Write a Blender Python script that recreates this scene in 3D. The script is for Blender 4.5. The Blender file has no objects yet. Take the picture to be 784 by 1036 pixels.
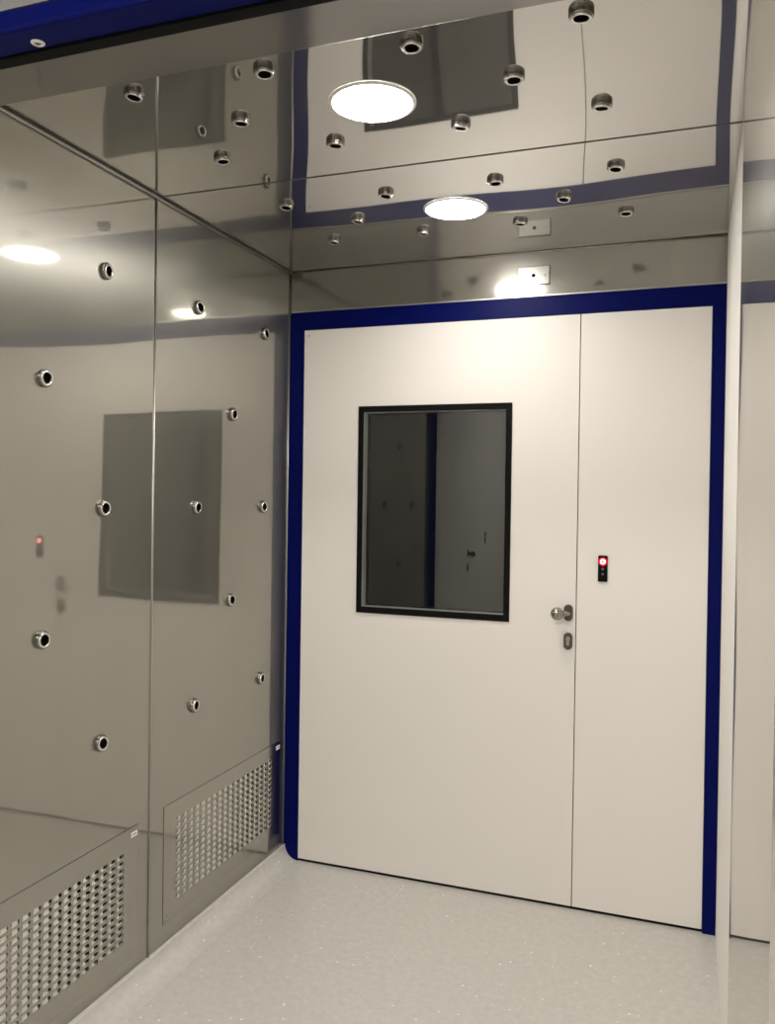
import bpy, bmesh, math, random
from mathutils import Vector, Matrix, Euler
random.seed(7)
C = bpy.context.scene.collection
PI = math.pi

# ------------------------------------------------------------------ dimensions (metres)
W = 1.606          # room width, left wall x=0, right wall x=W
H = 2.332          # ceiling
HEAD0, HEAD1 = 2.10, 2.169   # blue header of the far doorway
YS = -0.897        # seam between wall panels
YC = -0.885        # seam between ceiling panels
YN = -1.90         # inner edge of the near doorway
JI, JR = 0.064, 1.564        # door opening between the blue jambs
XS = 1.1325        # joint between the two leaves

# ------------------------------------------------------------------ materials
def newmat(name):
    m = bpy.data.materials.new(name); m.use_nodes = True
    nt = m.node_tree; nt.nodes.clear()
    out = nt.nodes.new('ShaderNodeOutputMaterial')
    return m, nt, out

def principled(nt, **kw):
    b = nt.nodes.new('ShaderNodeBsdfPrincipled')
    for k, v in kw.items():
        b.inputs[k].default_value = v
    return b

def plain(name, col, rough=.5, metal=0., spec=.5, **kw):
    m, nt, out = newmat(name)
    b = principled(nt, **{'Base Color': (*col, 1), 'Roughness': rough, 'Metallic': metal, 'Specular IOR Level': spec})
    for k, v in kw.items():
        b.inputs[k].default_value = v
    # faint wear so no surface is dead flat
    tc = nt.nodes.new('ShaderNodeTexCoord')
    n = nt.nodes.new('ShaderNodeTexNoise'); n.inputs['Scale'].default_value = 9; n.inputs['Detail'].default_value = 4
    r = nt.nodes.new('ShaderNodeMapRange'); r.inputs['To Min'].default_value = max(.01, rough-.03); r.inputs['To Max'].default_value = min(1, rough+.05)
    nt.links.new(tc.outputs['Object'], n.inputs['Vector']); nt.links.new(n.outputs['Fac'], r.inputs['Value'])
    nt.links.new(r.outputs['Result'], b.inputs['Roughness'])
    nt.links.new(b.outputs[0], out.inputs[0])
    return m

def steel(name, base, sharp=.045, haze=.32, mix=.25, wave=.0016, tangent='X', wave_scale=1.7):
    """Polished sheet steel: a mirror lobe, a brushed lobe and slight oil canning."""
    m, nt, out = newmat(name)
    L = nt.links.new
    tc = nt.nodes.new('ShaderNodeTexCoord')
    n1 = nt.nodes.new('ShaderNodeTexNoise'); n1.inputs['Scale'].default_value = wave_scale; n1.inputs['Detail'].default_value = 0.0
    L(tc.outputs['Object'], n1.inputs['Vector'])
    geo = nt.nodes.new('ShaderNodeNewGeometry')
    sub = nt.nodes.new('ShaderNodeVectorMath'); sub.operation = 'SUBTRACT'; sub.inputs[1].default_value = (.5, .5, .5)
    L(n1.outputs['Color'], sub.inputs[0])
    scl = nt.nodes.new('ShaderNodeVectorMath'); scl.operation = 'SCALE'; scl.inputs['Scale'].default_value = wave
    L(sub.outputs[0], scl.inputs[0])
    addn = nt.nodes.new('ShaderNodeVectorMath'); addn.operation = 'ADD'
    L(geo.outputs['Normal'], addn.inputs[0]); L(scl.outputs[0], addn.inputs[1])
    bmp = nt.nodes.new('ShaderNodeVectorMath'); bmp.operation = 'NORMALIZE'; L(addn.outputs[0], bmp.inputs[0])
    a = principled(nt, **{'Metallic': 1., 'Roughness': sharp})
    b = principled(nt, **{'Metallic': 1., 'Roughness': haze, 'Anisotropic': .75})
    t = nt.nodes.new('ShaderNodeCombineXYZ')
    t.inputs['XYZ'.index(tangent)].default_value = 1
    L(t.outputs[0], b.inputs['Tangent'])
    for q in (a, b):
        q.inputs['Base Color'].default_value = (*base, 1); L(bmp.outputs[0], q.inputs['Normal'])
    # smudges change how much of the reflection is hazy
    n3 = nt.nodes.new('ShaderNodeTexNoise'); n3.inputs['Scale'].default_value = 2.2; n3.inputs['Detail'].default_value = 1
    L(tc.outputs['Object'], n3.inputs['Vector'])
    r3 = nt.nodes.new('ShaderNodeMapRange'); r3.inputs['To Min'].default_value = max(0, mix-.06); r3.inputs['To Max'].default_value = mix+.06
    L(n3.outputs['Fac'], r3.inputs['Value'])
    mx = nt.nodes.new('ShaderNodeMixShader')
    L(r3.outputs['Result'], mx.inputs[0]); L(a.outputs[0], mx.inputs[1]); L(b.outputs[0], mx.inputs[2])
    L(mx.outputs[0], out.inputs[0])
    return m

def emit(name, col, s):
    m, nt, out = newmat(name)
    e = nt.nodes.new('ShaderNodeEmission'); e.inputs[0].default_value = (*col, 1); e.inputs[1].default_value = s
    nt.links.new(e.outputs[0], out.inputs[0]); return m

SB = (.46, .45, .405)
M = {}
M['wall_steel'] = steel('polished wall steel', SB, .036, .37, .50, .022, 'Y')
M['header_steel'] = steel('brushed header steel', (.38, .37, .34), .09, .30, .40, .012, 'Z')
M['side_steel'] = steel('polished side wall steel', (.58, .565, .52), .03, .35, .16, .012, 'Y')
M['ceiling_steel'] = steel('polished ceiling steel', (.60, .59, .56), .03, .40, .19, .045, 'Y')
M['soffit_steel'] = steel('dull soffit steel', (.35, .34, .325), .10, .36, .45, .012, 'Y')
M['bead'] = plain('satin steel bead', (.46, .45, .42), .38, 1.)
M['grille_steel'] = steel('grille plate steel', SB, .12, .36, .35, .010, 'Z')
M['nozzle'] = plain('bright nozzle steel', (.80, .78, .74), .22, 1.)
M['nozzle_collar'] = plain('turned collar steel', (.26, .24, .22), .22, 1.)
M['bore'] = plain('black bore', (.004, .004, .004), .7, 0, .06)
M['knob'] = plain('brushed knob steel', (.36, .335, .30), .24, 1.)
M['rose'] = plain('dark rosette steel', (.13, .115, .10), .38, 1.)
M['door'] = plain('cream lacquer', (.82, .785, .745), .42, 0, .35)
M['blue'] = plain('blue lacquer', (.0012, .0040, .085), .40, 0, .07)
M['black'] = plain('black rubber', (.004, .004, .004), .6, 0, .12)
M['black_frame'] = plain('black window frame', (.004, .004, .004), .5, 0, .12)
M['spacer'] = plain('grey glazing spacer', (.94, .94, .91), .5)
M['white_panel'] = plain('white side panel', (.95, .93, .885), .6, 0, .10)
M['groove'] = plain('dark joint', (.09, .085, .08), .6)
M['sticker'] = plain('white sticker', (.85, .84, .80), .5)
M['ink'] = plain('grey ink', (.25, .25, .25), .6)
M['cap'] = plain('white screw washer', (.82, .80, .74), .4)
M['screw'] = plain('zinc screw', (.30, .26, .20), .35, 1.)
M['plate'] = steel('cover plate steel', (.62, .60, .56), .10, .3, .4, .006, 'Z')
M['filter'] = plain('pale filter cloth', (.90, .88, .82), .8)
M['trim_white'] = plain('white lamp trim', (.92, .91, .89), .45)
M['lamp'] = emit('lamp diffuser', (1, .955, .895), 96)
M['outer_lamp'] = emit('anteroom lamp diffuser', (1, .96, .9), 58)
M['red'] = emit('red light', (1, .006, .02), 3)
M['red_core'] = emit('red light core', (1, .70, .68), 4)
M['green'] = emit('green light', (.1, 1, .15), 2.0)
M['led_off'] = plain('unlit indicator lens', (.10, .12, .13), .3)
M['panel'] = plain('pale panel', (.55, .54, .52), .5)
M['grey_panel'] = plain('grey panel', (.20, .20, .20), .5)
M['dark_wall'] = plain('unlit grey panel', (.15, .15, .145), .6)
M['panel_black'] = plain('black gloss panel', (.003, .003, .004), .3, 0, .10)

def floor_mat():
    m, nt, out = newmat('grey vinyl with white flecks')
    L = nt.links.new
    tc = nt.nodes.new('ShaderNodeTexCoord')
    def flecks(scale, thr, seed):
        v = nt.nodes.new('ShaderNodeTexVoronoi'); v.inputs['Scale'].default_value = scale
        mp = nt.nodes.new('ShaderNodeMapping'); mp.inputs['Location'].default_value = (seed, seed*.7, 0)
        L(tc.outputs['Object'], mp.inputs[0]); L(mp.outputs[0], v.inputs['Vector'])
        # size of each fleck varies from cell to cell; most cells hold none
        sep = nt.nodes.new('ShaderNodeSeparateColor'); L(v.outputs['Color'], sep.inputs[0])
        r = nt.nodes.new('ShaderNodeMapRange'); r.inputs['From Min'].default_value = .45; r.inputs['From Max'].default_value = 1
        r.inputs['To Min'].default_value = 0; r.inputs['To Max'].default_value = thr
        L(sep.outputs[0], r.inputs['Value'])
        lt = nt.nodes.new('ShaderNodeMath'); lt.operation = 'LESS_THAN'
        L(v.outputs['Distance'], lt.inputs[0]); L(r.outputs[0], lt.inputs[1])
        return lt
    n = nt.nodes.new('ShaderNodeTexNoise'); n.inputs['Scale'].default_value = 45; n.inputs['Detail'].default_value = 6
    L(tc.outputs['Object'], n.inputs['Vector'])
    base = nt.nodes.new('ShaderNodeMix'); base.data_type = 'RGBA'
    base.inputs[6].default_value = (.52, .505, .475, 1); base.inputs[7].default_value = (.70, .68, .64, 1)
    L(n.outputs['Fac'], base.inputs[0])
    prev = base.outputs[2]
    for sc, th, sd, col in ((38, .16, 3, (.93, .92, .88, 1)), (75, .15, 11, (.78, .77, .73, 1)), (60, .10, 21, (.25, .25, .24, 1))):
        f = flecks(sc, th, sd)
        mx = nt.nodes.new('ShaderNodeMix'); mx.data_type = 'RGBA'
        L(f.outputs[0], mx.inputs[0]); L(prev, mx.inputs[6]); mx.inputs[7].default_value = col
        prev = mx.outputs[2]
    b = principled(nt, **{'Roughness': .33, 'Specular IOR Level': .45})
    L(prev, b.inputs['Base Color']); L(b.outputs[0], out.inputs[0])
    return m
M['floor'] = floor_mat()

def glass_mat():
    m, nt, out = newmat('clear pane glass')
    L = nt.links.new
    fr = nt.nodes.new('ShaderNodeFresnel'); fr.inputs['IOR'].default_value = 1.5
    g = nt.nodes.new('ShaderNodeBsdfGlossy'); g.inputs['Roughness'].default_value = .01
    t = nt.nodes.new('ShaderNodeBsdfTransparent'); t.inputs[0].default_value = (.975, .985, .975, 1)
    mx = nt.nodes.new('ShaderNodeMixShader')
    L(fr.outputs[0], mx.inputs[0]); L(t.outputs[0], mx.inputs[1]); L(g.outputs[0], mx.inputs[2]); L(mx.outputs[0], out.inputs[0])
    return m
M['glass'] = glass_mat()
M['unlit_room_glass'] = plain('glass dark as the unlit room', (.003, .0035, .003), .03, 0, .35)  # near-black base colour stands in for the unlit room behind the window
M['unlit_room_glass'].node_tree.nodes['Map Range'].inputs['To Min'].default_value = .01; M['unlit_room_glass'].node_tree.nodes['Map Range'].inputs['To Max'].default_value = .015

# ------------------------------------------------------------------ mesh helpers
class MB:
    def __init__(s): s.v = []; s.f = []; s.smooth = []
    def add(s, verts, faces, smooth=False, mat=None):
        o = len(s.v)
        s.v += [tuple(mat @ Vector(p)) if mat else tuple(p) for p in verts]
        s.f += [tuple(i+o for i in f) for f in faces]; s.smooth += [smooth]*len(faces)
        return s
    def box(s, a, b, mat=None):
        (x0, y0, z0), (x1, y1, z1) = [[f(p, q) for p, q in zip(a, b)] for f in (min, max)]
        v = [(x0,y0,z0),(x1,y0,z0),(x1,y1,z0),(x0,y1,z0),(x0,y0,z1),(x1,y0,z1),(x1,y1,z1),(x0,y1,z1)]
        return s.add(v, [(0,3,2,1),(4,5,6,7),(0,1,5,4),(1,2,6,5),(2,3,7,6),(3,0,4,7)], False, mat)
    def lathe(s, prof, n=32, mat=None, smooth=True):
        v = []; f = []; rings = []
        for r, z in prof:
            if r < 1e-6:
                rings.append([len(v)]); v.append((0, 0, z))
            else:
                rings.append(list(range(len(v), len(v)+n)))
                v += [(r*math.cos(2*PI*i/n), r*math.sin(2*PI*i/n), z) for i in range(n)]
        for a, b in zip(rings, rings[1:]):
            for i in range(n):
                j = (i+1) % n
                if len(a) == 1 and len(b) == 1: continue
                if len(a) == 1: f.append((a[0], b[i], b[j]))
                elif len(b) == 1: f.append((a[i], b[0], a[j]))
                else: f.append((a[i], b[i], b[j], a[j]))
        f = [tuple(reversed(q)) for q in f]
        return s.add(v, f, smooth, mat)
    def prism(s, poly, d0, d1, mat=None, smooth=False):
        """poly in local xy, extruded along local z"""
        n = len(poly)
        v = [(x, y, d0) for x, y in poly] + [(x, y, d1) for x, y in poly]
        s.add(v, [tuple(reversed(range(n))), tuple(range(n, 2*n))], False, mat)
        return s.add(v, [(i, (i+1) % n, n+(i+1) % n, n+i) for i in range(n)], smooth, mat)
    def tube(s, pts, rad, n=14, cap=True):
        pts = [Vector(p) for p in pts]; rr = rad if isinstance(rad, (list, tuple)) else [rad]*len(pts)
        v = []; f = []
        up = None
        for i, p in enumerate(pts):
            d = (pts[min(i+1, len(pts)-1)] - pts[max(i-1, 0)]).normalized()
            if up is None:
                up = d.orthogonal().normalized()
            up = (up - d*up.dot(d)).normalized(); w = d.cross(up)
            v += [p + (up*math.cos(2*PI*k/n) + w*math.sin(2*PI*k/n))*rr[i] for k in range(n)]
        for i in range(len(pts)-1):
            for k in range(n):
                j = (k+1) % n
                f.append((i*n+k, i*n+j, (i+1)*n+j, (i+1)*n+k))
        if cap:
            f.append(tuple(reversed(range(n)))); f.append(tuple(range((len(pts)-1)*n, len(pts)*n)))
        return s.add(v, f, True)
    def mesh(s, name):
        me = bpy.data.meshes.new(name); me.from_pydata(s.v, [], s.f)
        for p, sm in zip(me.polygons, s.smooth): p.use_smooth = sm
        me.update(); return me
    def build(s, name, mat, parent=None, bevel=0, seg=2, autosmooth=False):
        me = s.mesh(name); me.materials.append(M[mat])
        o = bpy.data.objects.new(name, me); C.objects.link(o)
        if parent: o.parent = parent
        if bevel:
            b = o.modifiers.new('bevel', 'BEVEL'); b.width = bevel; b.segments = seg; b.limit_method = 'ANGLE'; b.angle_limit = math.radians(40)
            b.harden_normals = False
        return o

def tag(o, label=None, cat=None, group=None, kind=None):
    if label: o['label'] = label
    if cat: o['category'] = cat
    if group: o['group'] = group
    if kind: o['kind'] = kind
    return o
def empty(name, loc=(0, 0, 0), rot=(0, 0, 0)):
    o = bpy.data.objects.new(name, None); C.objects.link(o); o.location = loc; o.rotation_euler = rot
    o.empty_display_size = .05; return o
def struct(o, label, cat): return tag(o, label, cat, None, 'structure')

def rrect(w, h, r, n=5):
    """rounded rectangle outline centred on the origin, counter-clockwise"""
    P = []
    for cx, cy, a0 in ((w/2-r, h/2-r, 0), (-w/2+r, h/2-r, 90), (-w/2+r, -h/2+r, 180), (w/2-r, -h/2+r, 270)):
        for k in range(n):
            a = math.radians(a0 + 90*k/(n-1)); P.append((cx+r*math.cos(a), cy+r*math.sin(a)))
    return P
FACE_Y = Matrix(((1,0,0,0),(0,0,-1,0),(0,1,0,0),(0,0,0,1)))     # local xy -> world xz, local +z -> world -y (out of the far wall)
def on_far(x, z, y=0): return Matrix.Translation((x, y, z)) @ FACE_Y

# ------------------------------------------------------------------ room shell
# floor with the vinyl coved up against the left wall
def cove_profile():
    P = [(0.0005, .058), (.006, .057)]
    for k in range(0, 9):
        a = PI + (PI/2)*k/8
        P.append((.070 + .060*math.cos(a), .0625 + .060*math.sin(a)))
    P += [(.082, .0006)]
    return P
fb = MB()
fb.box((-.30, -5.2, -.06), (2.9, .06, 0))
cp = cove_profile()
nv = len(cp)
v = [(x, -1.88, z) for x, z in cp] + [(x, -.004, z) for x, z in cp]
fb.add(v, [(i, i+1, nv+i+1, nv+i) for i in range(nv-1)], True)
struct(fb.build('floor', 'floor'), 'light grey vinyl floor with white flecks, coved up the left wall', 'floor')

# left wall: two sheets, each with an opening for its grille
GR = {'near': (-1.732, -.952, .098, .478), 'far': (-.822, -.040, .118, .482)}
def wall_sheet(y0, y1, op):
    b = MB(); a0, a1, z0, z1 = op
    ys = [y0, a0+.012, a1-.012, y1]; zs = [.052, z0+.012, z1-.012, H]
    for i in range(3):
        for k in range(3):
            if i == 1 and k == 1: continue
            b.box((-.03, ys[i], zs[k]), (0, ys[i+1], zs[k+1]))
    return b
struct(wall_sheet(-1.85, YS-.003, GR['near']).build('wall_left', 'wall_steel'), 'near polished steel sheet of the left wall, left of the seam', 'wall')
struct(wall_sheet(YS+.003, 0, GR['far']).build('wall_left', 'wall_steel'), 'far polished steel sheet of the left wall, beside the blue frame', 'wall')
struct(MB().box((-.30, -1.85, 0), (-.20, .06, H)).build('wall_left', 'dark_wall'), 'dark plenum back behind the grilles of the left wall', 'wall')
t = MB().tube([(0.0008, YS, .053), (0.0008, YS, H-.002)], .0038, 10)
struct(t.build('trim_1', 'bead'), 'thin vertical steel bead over the left wall seam', 'trim')
t = MB().tube([(.002, -.0045, .06), (.002, -.0045, H-.006)], .0030, 10)
struct(t.build('trim_2', 'bead'), 'thin vertical bead in the far left corner', 'trim')
t = MB().tube([(.0045, -1.85, H-.0055), (.0045, -.002, H-.0055)], .0055, 12)
struct(t.build('trim_3', 'bead'), 'steel bead along the joint of left wall and ceiling', 'trim')
t = MB().box((.0102, -1.85, H-.0016), (.0165, -.002, H-.0003))
struct(t.build('trim_4', 'groove'), 'dark line of sealant beside the left ceiling bead', 'trim')
t = MB().tube([(.012, -.002, H-.003), (W-.001, -.002, H-.003)], .0026, 8)
struct(t.build('trim_5', 'bead'), 'thin bead along the joint of far wall and ceiling', 'trim')

# ceiling sheets
def ceiling_sheet(y0, y1): return MB().box((-.03, y0, H), (W+.03, y1, H+.03))
struct(ceiling_sheet(YN, YC-.002).build('ceiling', 'ceiling_steel'), 'near polished steel ceiling sheet with the larger looking lamp', 'ceiling')
struct(ceiling_sheet(YC+.002, .03).build('ceiling', 'ceiling_steel'), 'far polished steel ceiling sheet over the double door', 'ceiling')
struct(MB().box((0, YC-.0042, H-.0006), (W, YC+.0042, H+.02)).build('trim_6', 'groove'), 'dark joint across the ceiling between its two sheets', 'trim')

# right wall: white far panel, steel near panel
struct(MB().box((W, YS, 0), (W+.03, -.001, H)).build('wall_right', 'white_panel'), 'narrow looking white panel of the right wall beside the blue frame', 'wall')
struct(MB().box((W+.0003, YN, 0), (W+.03, YS-.001, H)).build('wall_right', 'side_steel'), 'polished steel panel of the right wall at the photo edge', 'wall')

# far wall: steel strip above the door
struct(MB().box((0, 0, HEAD1), (W, .03, H)).build('wall_back', 'header_steel'), 'brushed steel strip of the far wall above the blue door frame', 'wall')
struct(MB().box((.012, -.0045, HEAD1+.0006), (W-.001, -.0002, HEAD1+.005)).build('trim_7', 'bead'), 'thin pale ledge on top of the blue door frame', 'trim')

# blue frame of the far doorway
f = MB()
f.box((.0055, -.004, HEAD0), (W-.001, .06, HEAD1))
f.box((.0055, -.004, .055), (JI, .06, HEAD0))
# foot of the left jamb sits out over the cove, its outer corner rounded
f.prism([(JI, 0), (JI, .0548), (.0055, .0548), (.0055, .022), (.014, .006), (.028, 0)], .004, .060, Matrix(((1,0,0,0),(0,0,-1,0),(0,1,0,0),(0,0,0,1))) @ Matrix.Translation((0, 0, -.056)))
f.box((JR, -.004, .0), (W-.001, .06, HEAD0))
struct(f.build('trim_8', 'blue'), 'dark blue lacquered frame around the cream double door', 'door frame')
s = MB().box((JI, .008, 0), (JR, .05, .012))
struct(s.build('trim_9', 'black'), 'black rubber seal under the cream double door', 'seal')

# ------------------------------------------------------------------ door hardware (local frame: x along the leaf, -y out of it)
def knob_parts(parent, x, z, side=-1):
    r = MB().prism(rrect(.031, .058, .0154, 8), 0.0006, .008, on_far(x, z), True).build('rosette', 'rose', parent, .0015)
    k = MB()
    k.tube([(x, -.008, z), (x, -.024, z), (x+side*.006, -.034, z), (x+side*.024, -.040, z)], [.0095, .009, .0095, .0105], 16)
    prof = [(0, -.019), (.010, -.0185), (.017, -.015), (.0215, -.008), (.0228, 0), (.0215, .008), (.0175, .014), (.012, .018), (.006, .0195), (0, .020)]
    k.lathe(prof, 28, Matrix.Translation((x+side*.033, -.047, z)) @ Matrix.Rotation(PI/2, 4, 'X') @ Matrix.Rotation(side*-.35, 4, 'Y'))
    k.build('knob', 'knob', parent)
    return r
def keyhole_parts(parent, x, z):
    e = MB().prism(rrect(.031, .060, .0154, 8), 0.0006, .007, on_far(x, z), True).build('key_escutcheon', 'rose', parent, .0015)
    h = MB()
    P = [(.0075*math.cos(a), .009+.0075*math.sin(a)) for a in [math.radians(d) for d in range(-50, 231, 20)]]
    P += [(-.0045, -.014), (.0045, -.014)]
    h.prism(P, .007, .0078, on_far(x, z))
    h.build('keyhole', 'knob', e)

def indicator(loc, rotz, label, group=None, lit='red'):
    r = empty('door_indicator', loc, (0, 0, rotz)); tag(r, label, 'indicator light')
    MB().prism(rrect(.032, .091, .003, 4), .0004, .006, FACE_Y).build('panel', 'panel_black', r, .001)
    lens = MB()
    if lit == 'red':
        lens.lathe([(.0040, .0064), (.0044, .0078), (.0086, .0078), (.0090, .0064)], 24, on_far(0, .0245))
        lens.build('warning_light', 'red_core', r)['label'] = 'glowing white and red ring'
        MB().lathe([(0, .0064), (.0040, .0072)], 16, on_far(0, .0245)).build('light_centre', 'red', r)
        MB().lathe([(.0094, .0062), (.0094, .0068), (.0138, .0066), (.0140, .0061)], 24, on_far(0, .0245)).build('light_rim', 'red', r)['label'] = 'red glowing rim'
    else:
        lens.lathe([(0, .0078), (.009, .0078), (.0095, .0064)], 24, on_far(0, .005))
        lens.build('status_light', 'green', r)['label'] = 'green light'
    for z in (-.001, -.019):
        MB().lathe([(0, .0080), (.003, .0076), (.0042, .0062)], 16, on_far(0, z) if lit == 'red' else on_far(0, z-.012)).build('lens', 'led_off', r)
    return r

# ------------------------------------------------------------------ the cream double door
WX0, WX1, WZ0, WZ1 = .301, .896, 1.002, 1.794       # window frame outside
gx0, gx1, gz0, gz1 = .322, .874, 1.026, 1.771        # glass opening
d = empty('door_1', (0, 0, 0)); struct(d, 'wide cream door leaf with the dark window', 'door')
b = MB(); xs = [JI+.002, gx0-.003, gx1+.003, XS-.0018]; zs = [.012, gz0-.003, gz1+.003, HEAD0-.002]
for i in range(3):
    for k in range(3):
        if i == 1 and k == 1: continue
        b.box((xs[i], 0, zs[k]), (xs[i+1], .045, zs[k+1]))
b.build('leaf_panel', 'door', d)
fr = MB()
fr.box((WX0, -.006, WZ0), (gx0, -.0003, WZ1)); fr.box((gx1, -.006, WZ0), (WX1, -.0003, WZ1))
fr.box((gx0, -.006, WZ0), (gx1, -.0003, gz0)); fr.box((gx0, -.006, gz1), (gx1, -.0003, WZ1))
fr.build('window_frame', 'black_frame', d, .0012)['label'] = 'black window frame'
MB().box((gx0-.0025, .0006, gz0-.0025), (gx1+.0025, .0040, gz1+.0025)).build('glass_pane', 'glass', d)
MB().box((gx0-.0025, .0390, gz0-.0025), (gx1+.0025, .0425, gz1+.0025)).build('glass_pane', 'unlit_room_glass', d)['label'] = 'inner pane coloured dark for the unlit room behind'
sp = MB()
sp.box((gx0-.0028, .0044, gz0-.0028), (gx0+.001, .0386, gz1+.0028)); sp.box((gx1-.001, .0044, gz0-.0028), (gx1+.0028, .0386, gz1+.0028))
sp.box((gx0+.001, .0044, gz0-.0028), (gx1-.001, .0386, gz0+.001)); sp.box((gx0+.001, .0044, gz1-.001), (gx1-.001, .0386, gz1+.0028))
sp.build('glazing_spacer', 'spacer', d)['label'] = 'pale grey spacer between the panes'
knob_parts(d, 1.1065, 1.048); keyhole_parts(d, 1.1065, .948)
MB().lathe([(0, .002), (.002, .0018), (.003, 0.0003)], 12, on_far(.085, 2.077)).build('screw', 'rose', d)
d2 = MB()
d2.box((XS+.0018, 0, .012), (JR-.002, .045, HEAD0-.002))
o = d2.build('door_2', 'door'); struct(o, 'narrow cream door leaf on the right carrying the red indicator', 'door')
struct(MB().box((XS-.0015, .012, .012), (XS+.0015, .04, HEAD0-.004)).build('trim_10', 'groove'), 'dark joint between the two cream door leaves', 'trim')
indicator((1.2215, 0, 1.2085), 0, 'black indicator panel with glowing red ring on the narrow cream leaf')

# cover plate above the door
cv = empty('cover_plate', (.965, 0, 2.2445)); tag(cv, 'small rectangular steel cover plate on the strip above the door', 'cover plate')
MB().prism(rrect(.111, .062, .002, 3), .0003, .005, FACE_Y).build('plate', 'plate', cv, .0012)
MB().box((-.059, -.0012, -.0345), (.059, -.0001, .0345)).build('gasket', 'groove', cv)
MB().lathe([(0, .0062), (.006, .0062), (.0066, .0052)], 20, on_far(0, 0)).build('sensor_hole', 'bore', cv)
for sx in (-.041, .041):
    MB().lathe([(0, .0068), (.0022, .0064), (.0034, .0052)], 14, on_far(sx, 0)).build('screw', 'screw', cv)

# ------------------------------------------------------------------ return-air grilles on the left wall
def grille(key, label, cols):
    y0, y1, z0, z1 = GR[key]
    r = empty('vent_grille', (0, (y0+y1)/2, z0)); tag(r, label, 'vent grille', 'return air grilles on the left wall')
    cy = (y0+y1)/2
    w = y1-y0; hh = z1-z0
    py, pz = .0365, .0205; rows = 13
    hw, hz = cols*py/2, rows*pz/2
    zc = hh/2 - .002
    def plate(X1, X0, py, pz, cols, rows, hole, full):
        b = MB(); hw, hz = cols*py/2, rows*pz/2
        if full:
            b.box((X0, -w/2, 0), (X1, -hw, hh)); b.box((X0, hw, 0), (X1, w/2, hh))
            b.box((X0, -hw, 0), (X1, hw, zc-hz)); b.box((X0, -hw, zc+hz), (X1, hw, hh))
        n = len(hole)
        def outer(p, q):
            s = 1/max(abs(p)/(py/2), abs(q)/(pz/2)); return (p*s, q*s)
        ring = [outer(p, q) for p, q in hole]
        for sx in (-1, 1):
            for sz in (-1, 1):
                i = min(range(n), key=lambda i: (ring[i][0]-sx*py/2)**2 + (ring[i][1]-sz*pz/2)**2); ring[i] = (sx*py/2, sz*pz/2)
        for i in range(cols):
            for k in range(rows):
                oy, oz = -hw+py*(i+.5), zc-hz+pz*(k+.5)
                V = [(X1, oy+p, oz+q) for p, q in ring] + [(X1, oy+p, oz+q) for p, q in hole] + [(X0, oy+p, oz+q) for p, q in hole]
                F = []
                for a in range(n):
                    c = (a+1) % n
                    F.append((a, c, n+c, n+a)); F.append((n+a, n+c, 2*n+c, 2*n+a))
                b.add(V, F)
        return b
    plate(.0015, -.0006, py, pz, cols, rows, rrect(.0292, .0146, .0055, 3), True).build('perforated_plate', 'grille_steel', r)
    plate(-.0026, -.0042, .0352, pz, cols+1, rows, rrect(.0180, .0120, .005, 3), False).build('filter_plate', 'filter', r)['label'] = 'pale second plate behind the holes'
    g = MB(); e = .0012
    g.box((.0001, -w/2-e, -e), (.0009, -w/2, hh+e)); g.box((.0001, w/2, -e), (.0009, w/2+e, hh+e))
    g.box((.0001, -w/2, hh), (.0009, w/2, hh+e)); g.box((.0001, -w/2, -e), (.0009, w/2, 0))
    g.build('edge_joint', 'groove', r)
    for sy in (-w/2+.022, w/2-.022):
        for sz in (.02, hh-.02):
            if sy > 0 and sz > .1: continue
            MB().lathe([(0, .0020), (.0022, .0018), (.0032, .0005)], 12, Matrix.Translation((.0012, sy, sz)) @ Matrix.Rotation(PI/2, 4, 'Y')).build('screw', 'screw', r)
    st = MB().box((.0016, w/2-.034, hh-.030), (.0021, w/2-.004, hh-.014)).build('sticker', 'sticker', r)
    st['label'] = 'small white sticker'
    MB().box((.0022, w/2-.030, hh-.0238), (.0024, w/2-.008, hh-.0205)).build('printed_line', 'ink', st)
grille('near', 'perforated steel grille low on the near left sheet, cut by the photo edge', 18)
grille('far', 'perforated steel grille low on the far left sheet, next to the blue frame', 18)

# ------------------------------------------------------------------ air nozzles
collar = MB().lathe([(.0230, -.0010), (.0232, .0010), (.0232, .0068), (.0226, .0086), (.0214, .0098), (.0203, .0102), (.0194, .0100)], 40)
ball = MB().lathe([(.0199, .0020), (.0199, .0098), (.0195, .0116), (.0186, .0130), (.0174, .0136), (.0146, .0133), (.0139, .0124)], 40)
bore = MB().lathe([(.0139, .0124), (.0134, .0080), (.0120, .0016), (0, .0012)], 28)
cm, bm_, om = collar.mesh('collar'), ball.mesh('ball'), bore.mesh('bore')
cm.materials.append(M['nozzle_collar']); bm_.materials.append(M['nozzle']); om.materials.append(M['bore'])
proto = [None]
def copy_tree(o, parent=None):
    c = o.copy(); C.objects.link(c)
    if parent: c.parent = parent
    for ch in list(o.children): copy_tree(ch, c)
    return c
def nozzle(loc, rot, label, group):
    if proto[0] is None:
        r = empty('vent_nozzle')
        for n, me in (('collar', cm), ('ball', bm_)):
            o = bpy.data.objects.new(n, me); C.objects.link(o); o.parent = r
            if n == 'ball':
                q = bpy.data.objects.new('bore', om); C.objects.link(q); q.parent = o; q['label'] = 'black bore'
        proto[0] = r
    else:
        r = copy_tree(proto[0])
    r.location = loc; r.rotation_euler = rot; tag(r, label, 'air nozzle', group)
    for ch in r.children:
        if ch.name.startswith('ball'): ch.rotation_euler = (random.uniform(-.13, .13), random.uniform(-.13, .13), 0)
    return r
cols4 = [(.337, 'nearest the left wall'), (.659, 'second from left'), (.981, 'third from left'), (1.305, 'nearest the right wall')]
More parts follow.
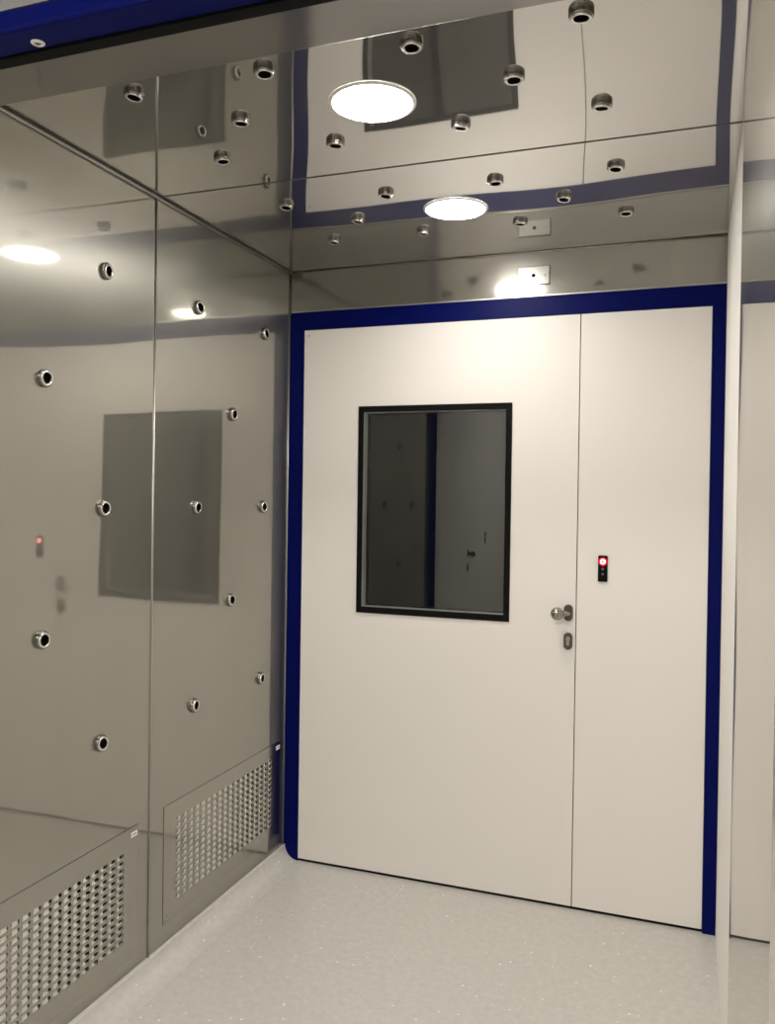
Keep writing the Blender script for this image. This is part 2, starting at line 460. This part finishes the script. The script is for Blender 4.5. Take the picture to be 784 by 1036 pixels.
rows4 = [(-.345, 'row closest to the door'), (-.712, 'row just beyond the ceiling joint'), (-1.085, 'row just before the ceiling joint'), (-1.460, 'row furthest from the door')]
for y, rn in rows4:
    for x, cn in cols4:
        nozzle((x, y, H), (PI, 0, 0), 'steel ceiling nozzle, %s, %s' % (rn, cn), 'air nozzles on the ceiling')
for y, ln in ((-.526, 'far round lamp'), (-1.271, 'near round lamp')):
    for x, sn in ((.497, 'left'), (1.144, 'right')):
        nozzle((x, y, H), (PI, 0, 0), 'steel ceiling nozzle level with the %s, on its %s side' % (ln, sn), 'air nozzles on the ceiling')
Z5 = [2.05, 1.728, 1.405, 1.080, .762]
wallc = [(-.213, (0, 2, 4), 'column nearest the blue door frame'), (-.441, (1, 3), 'middle column of the far sheet'), (-.665, (0, 2, 4), 'column just right of the wall seam'),
         (-1.126, (0, 2, 4), 'column just left of the wall seam'), (-1.355, (1, 3), 'second column left of the wall seam'), (-1.584, (0, 2, 4), 'third column left of the wall seam')]
for y, zi, cn in wallc:
    names = ('topmost', 'middle', 'lowest') if len(zi) == 3 else ('upper', 'lower')
    for i, pn in zip(zi, names):
        nozzle((0, y, Z5[i]), (0, PI/2, 0), 'steel left wall nozzle, %s of the %s' % (pn, cn), 'air nozzles on the left wall')

# ------------------------------------------------------------------ round ceiling lamps
def lamp(x, y, label):
    r = empty('ceiling_light', (x, y, H), (PI, 0, 0)); tag(r, label, 'ceiling light', 'round ceiling lamps')
    MB().lathe([(.0985, .0003), (.0985, .0020), (.096, .0042), (.0905, .0050), (.0895, .0030)], 64).build('trim_ring', 'trim_white', r)
    MB().lathe([(0, .0095), (.045, .0085), (.075, .0062), (.0875, .0046), (.0892, .0028), (.0892, .0012)], 64).build('diffuser', 'lamp', r)
lamp(.820, -1.250, 'glowing round lamp on the near ceiling sheet, before the ceiling joint')
lamp(.815, -.517, 'glowing round lamp on the far ceiling sheet, closest to the door')

# ------------------------------------------------------------------ near doorway (camera stands outside it)
sfp = [(YN, 2.118), (-2.003, 2.118), (-2.003, 2.10)] + [(YN-.006+.006*math.cos(a), 2.106+.006*math.sin(a)) for a in [math.radians(q) for q in range(-90, 1, 10)]]
ns = len(sfp); sm = MB()
sv = [(0, y, z) for y, z in sfp] + [(W, y, z) for y, z in sfp]
sm.add(sv, [(i, (i+1) % ns, ns+(i+1) % ns, ns+i) for i in range(3, ns-1)], True)
sm.add([sv[i] for i in (0, 1, 2, 3, ns-1, ns, ns+1, ns+2, ns+3, 2*ns-1)], [(0, 1, 6, 5), (1, 2, 7, 6), (2, 3, 8, 7), (4, 0, 5, 9)])
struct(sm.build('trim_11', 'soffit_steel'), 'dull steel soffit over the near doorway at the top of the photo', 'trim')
struct(MB().box((0, YN-.002, 2.118), (W, YN, H)).build('wall_front', 'header_steel'), 'steel strip over the inside of the near doorway', 'wall')
struct(MB().box((0, -2.026, 2.098), (W, -2.0035, 2.13)).build('trim_12', 'black'), 'black rubber seal along the near doorway header', 'seal')
nf = MB()
nf.box((-.07, -2.083, 2.10), (W+.07, -2.0265, 2.132))
nf.box((-.07, -2.088, 0), (-.0005, -1.852, 2.10))
nf.box((W+.031, -2.088, 0), (W+.10, YN-.001, 2.10))
struct(nf.build('trim_13', 'blue', None, .006, 3), 'blue frame of the near doorway crossing the top left corner', 'door frame')
# screw cap under the near header
sc = empty('screw_cap', (.603, -2.045, 2.10), (PI, 0, 0)); tag(sc, 'round white screw cap under the blue near header', 'screw cap')
MB().lathe([(.0100, .0002), (.0100, .0012), (.0085, .0022), (.0050, .0022), (.0045, .0012)], 28).build('washer', 'cap', sc)
MB().lathe([(0, .0026), (.0030, .0026), (.0046, .0014)], 16).build('screw', 'screw', sc)

# ------------------------------------------------------------------ anteroom round the camera (seen only in reflections)
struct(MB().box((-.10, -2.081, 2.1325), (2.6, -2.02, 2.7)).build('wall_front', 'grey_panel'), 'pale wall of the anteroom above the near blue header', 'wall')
struct(MB().box((W+.101, -2.087, 0), (2.6, -2.02, 2.15)).build('wall_front', 'panel'), 'pale wall of the anteroom right of the near doorway', 'wall')
struct(MB().box((2.6, -5.1, 0), (2.66, -2.02, 2.7)).build('wall_right', 'panel'), 'pale right wall of the anteroom', 'wall')
struct(MB().box((-.10, -5.16, 0), (2.66, -5.1, 2.7)).build('wall_back', 'panel'), 'pale wall of the anteroom behind the viewer', 'wall')
struct(MB().box((-.10, -5.16, 2.7), (2.66, -2.0, 2.76)).build('ceiling', 'panel'), 'pale ceiling of the anteroom', 'ceiling')
struct(MB().box((-.10, -5.1, 2.40), (-.02, -2.09, 2.7)).build('wall_left', 'panel'), 'pale left wall of the anteroom over the side door', 'wall')
struct(MB().box((-.10, -5.1, 0), (-.02, -4.43, 2.40)).build('wall_left', 'panel'), 'pale left wall of the anteroom past the side door', 'wall')
sf = MB(); sf.box((-.10, -4.36, 2.33), (-.012, -2.09, 2.40)); sf.box((-.10, -4.43, 0), (-.012, -4.36, 2.40))
struct(sf.build('trim_14', 'blue'), 'blue frame of the side door in the anteroom', 'door frame')
sd = empty('door_3', (-.016, -2.99, 0), (0, 0, PI/2)); struct(sd, 'wide leaf of the anteroom side door mirrored in the window', 'door')
MB().box((.004, 0, .012), (.896, .045, 2.328)).build('leaf_panel', 'door', sd)
knob_parts(sd, .03, 1.048, 1); keyhole_parts(sd, .03, .948)
sd2 = MB().box((-.055, -4.358, .012), (-.016, -2.995, 2.328)).build('door_4', 'door'); struct(sd2, 'narrow leaf of the anteroom side door mirrored in the window', 'door')
indicator((-.016, -3.50, 1.145), PI/2, 'black indicator panel with green light in the anteroom, mirrored in the window', lit='green')
ol = empty('ceiling_light', (1.2, -3.7, 2.7), (PI, 0, 0)); tag(ol, 'square lamp on the anteroom ceiling behind the viewer', 'ceiling light')
MB().box((-.32, -.32, .0005), (.32, .32, .012)).build('frame', 'trim_white', ol)
MB().box((-.30, -.30, .0125), (.30, .30, .015)).build('diffuser', 'outer_lamp', ol)

# ------------------------------------------------------------------ camera
yaw, pitch, roll = 0.3528, -0.0097, 0.0141
fpx = 857.33
f = Vector((-math.sin(yaw)*math.cos(pitch), math.cos(yaw)*math.cos(pitch), math.sin(pitch)))
r = f.cross(Vector((0, 0, 1))).normalized(); up = r.cross(f)
r2 = r*math.cos(roll) + up*math.sin(roll); u2 = up*math.cos(roll) - r*math.sin(roll)
cam = bpy.data.cameras.new('camera'); co = bpy.data.objects.new('camera', cam); C.objects.link(co)
m = Matrix((r2, u2, -f)).transposed().to_4x4(); m.translation = Vector((1.5078, -3.0345, 1.4438)); co.matrix_world = m
cam.sensor_fit = 'HORIZONTAL'; cam.sensor_width = 36; cam.lens = fpx*36/784
cam.shift_x = 8/784; cam.shift_y = -6/784
cam.clip_start = .02; cam.clip_end = 50
S = bpy.context.scene; S.camera = co

w = bpy.data.worlds.new('world'); S.world = w; w.use_nodes = True
w.node_tree.nodes['Background'].inputs[0].default_value = (.5, .5, .5, 1); w.node_tree.nodes['Background'].inputs[1].default_value = .02
S.view_settings.view_transform = 'Standard'; S.view_settings.look = 'None'; S.view_settings.exposure = 0; S.view_settings.gamma = 1
S.view_settings.use_curve_mapping = False
cy = S.cycles
cy.max_bounces = 16; cy.glossy_bounces = 10; cy.diffuse_bounces = 6; cy.transparent_max_bounces = 16
cy.use_denoising = True; cy.sample_clamp_indirect = 6
cy.caustics_reflective = True
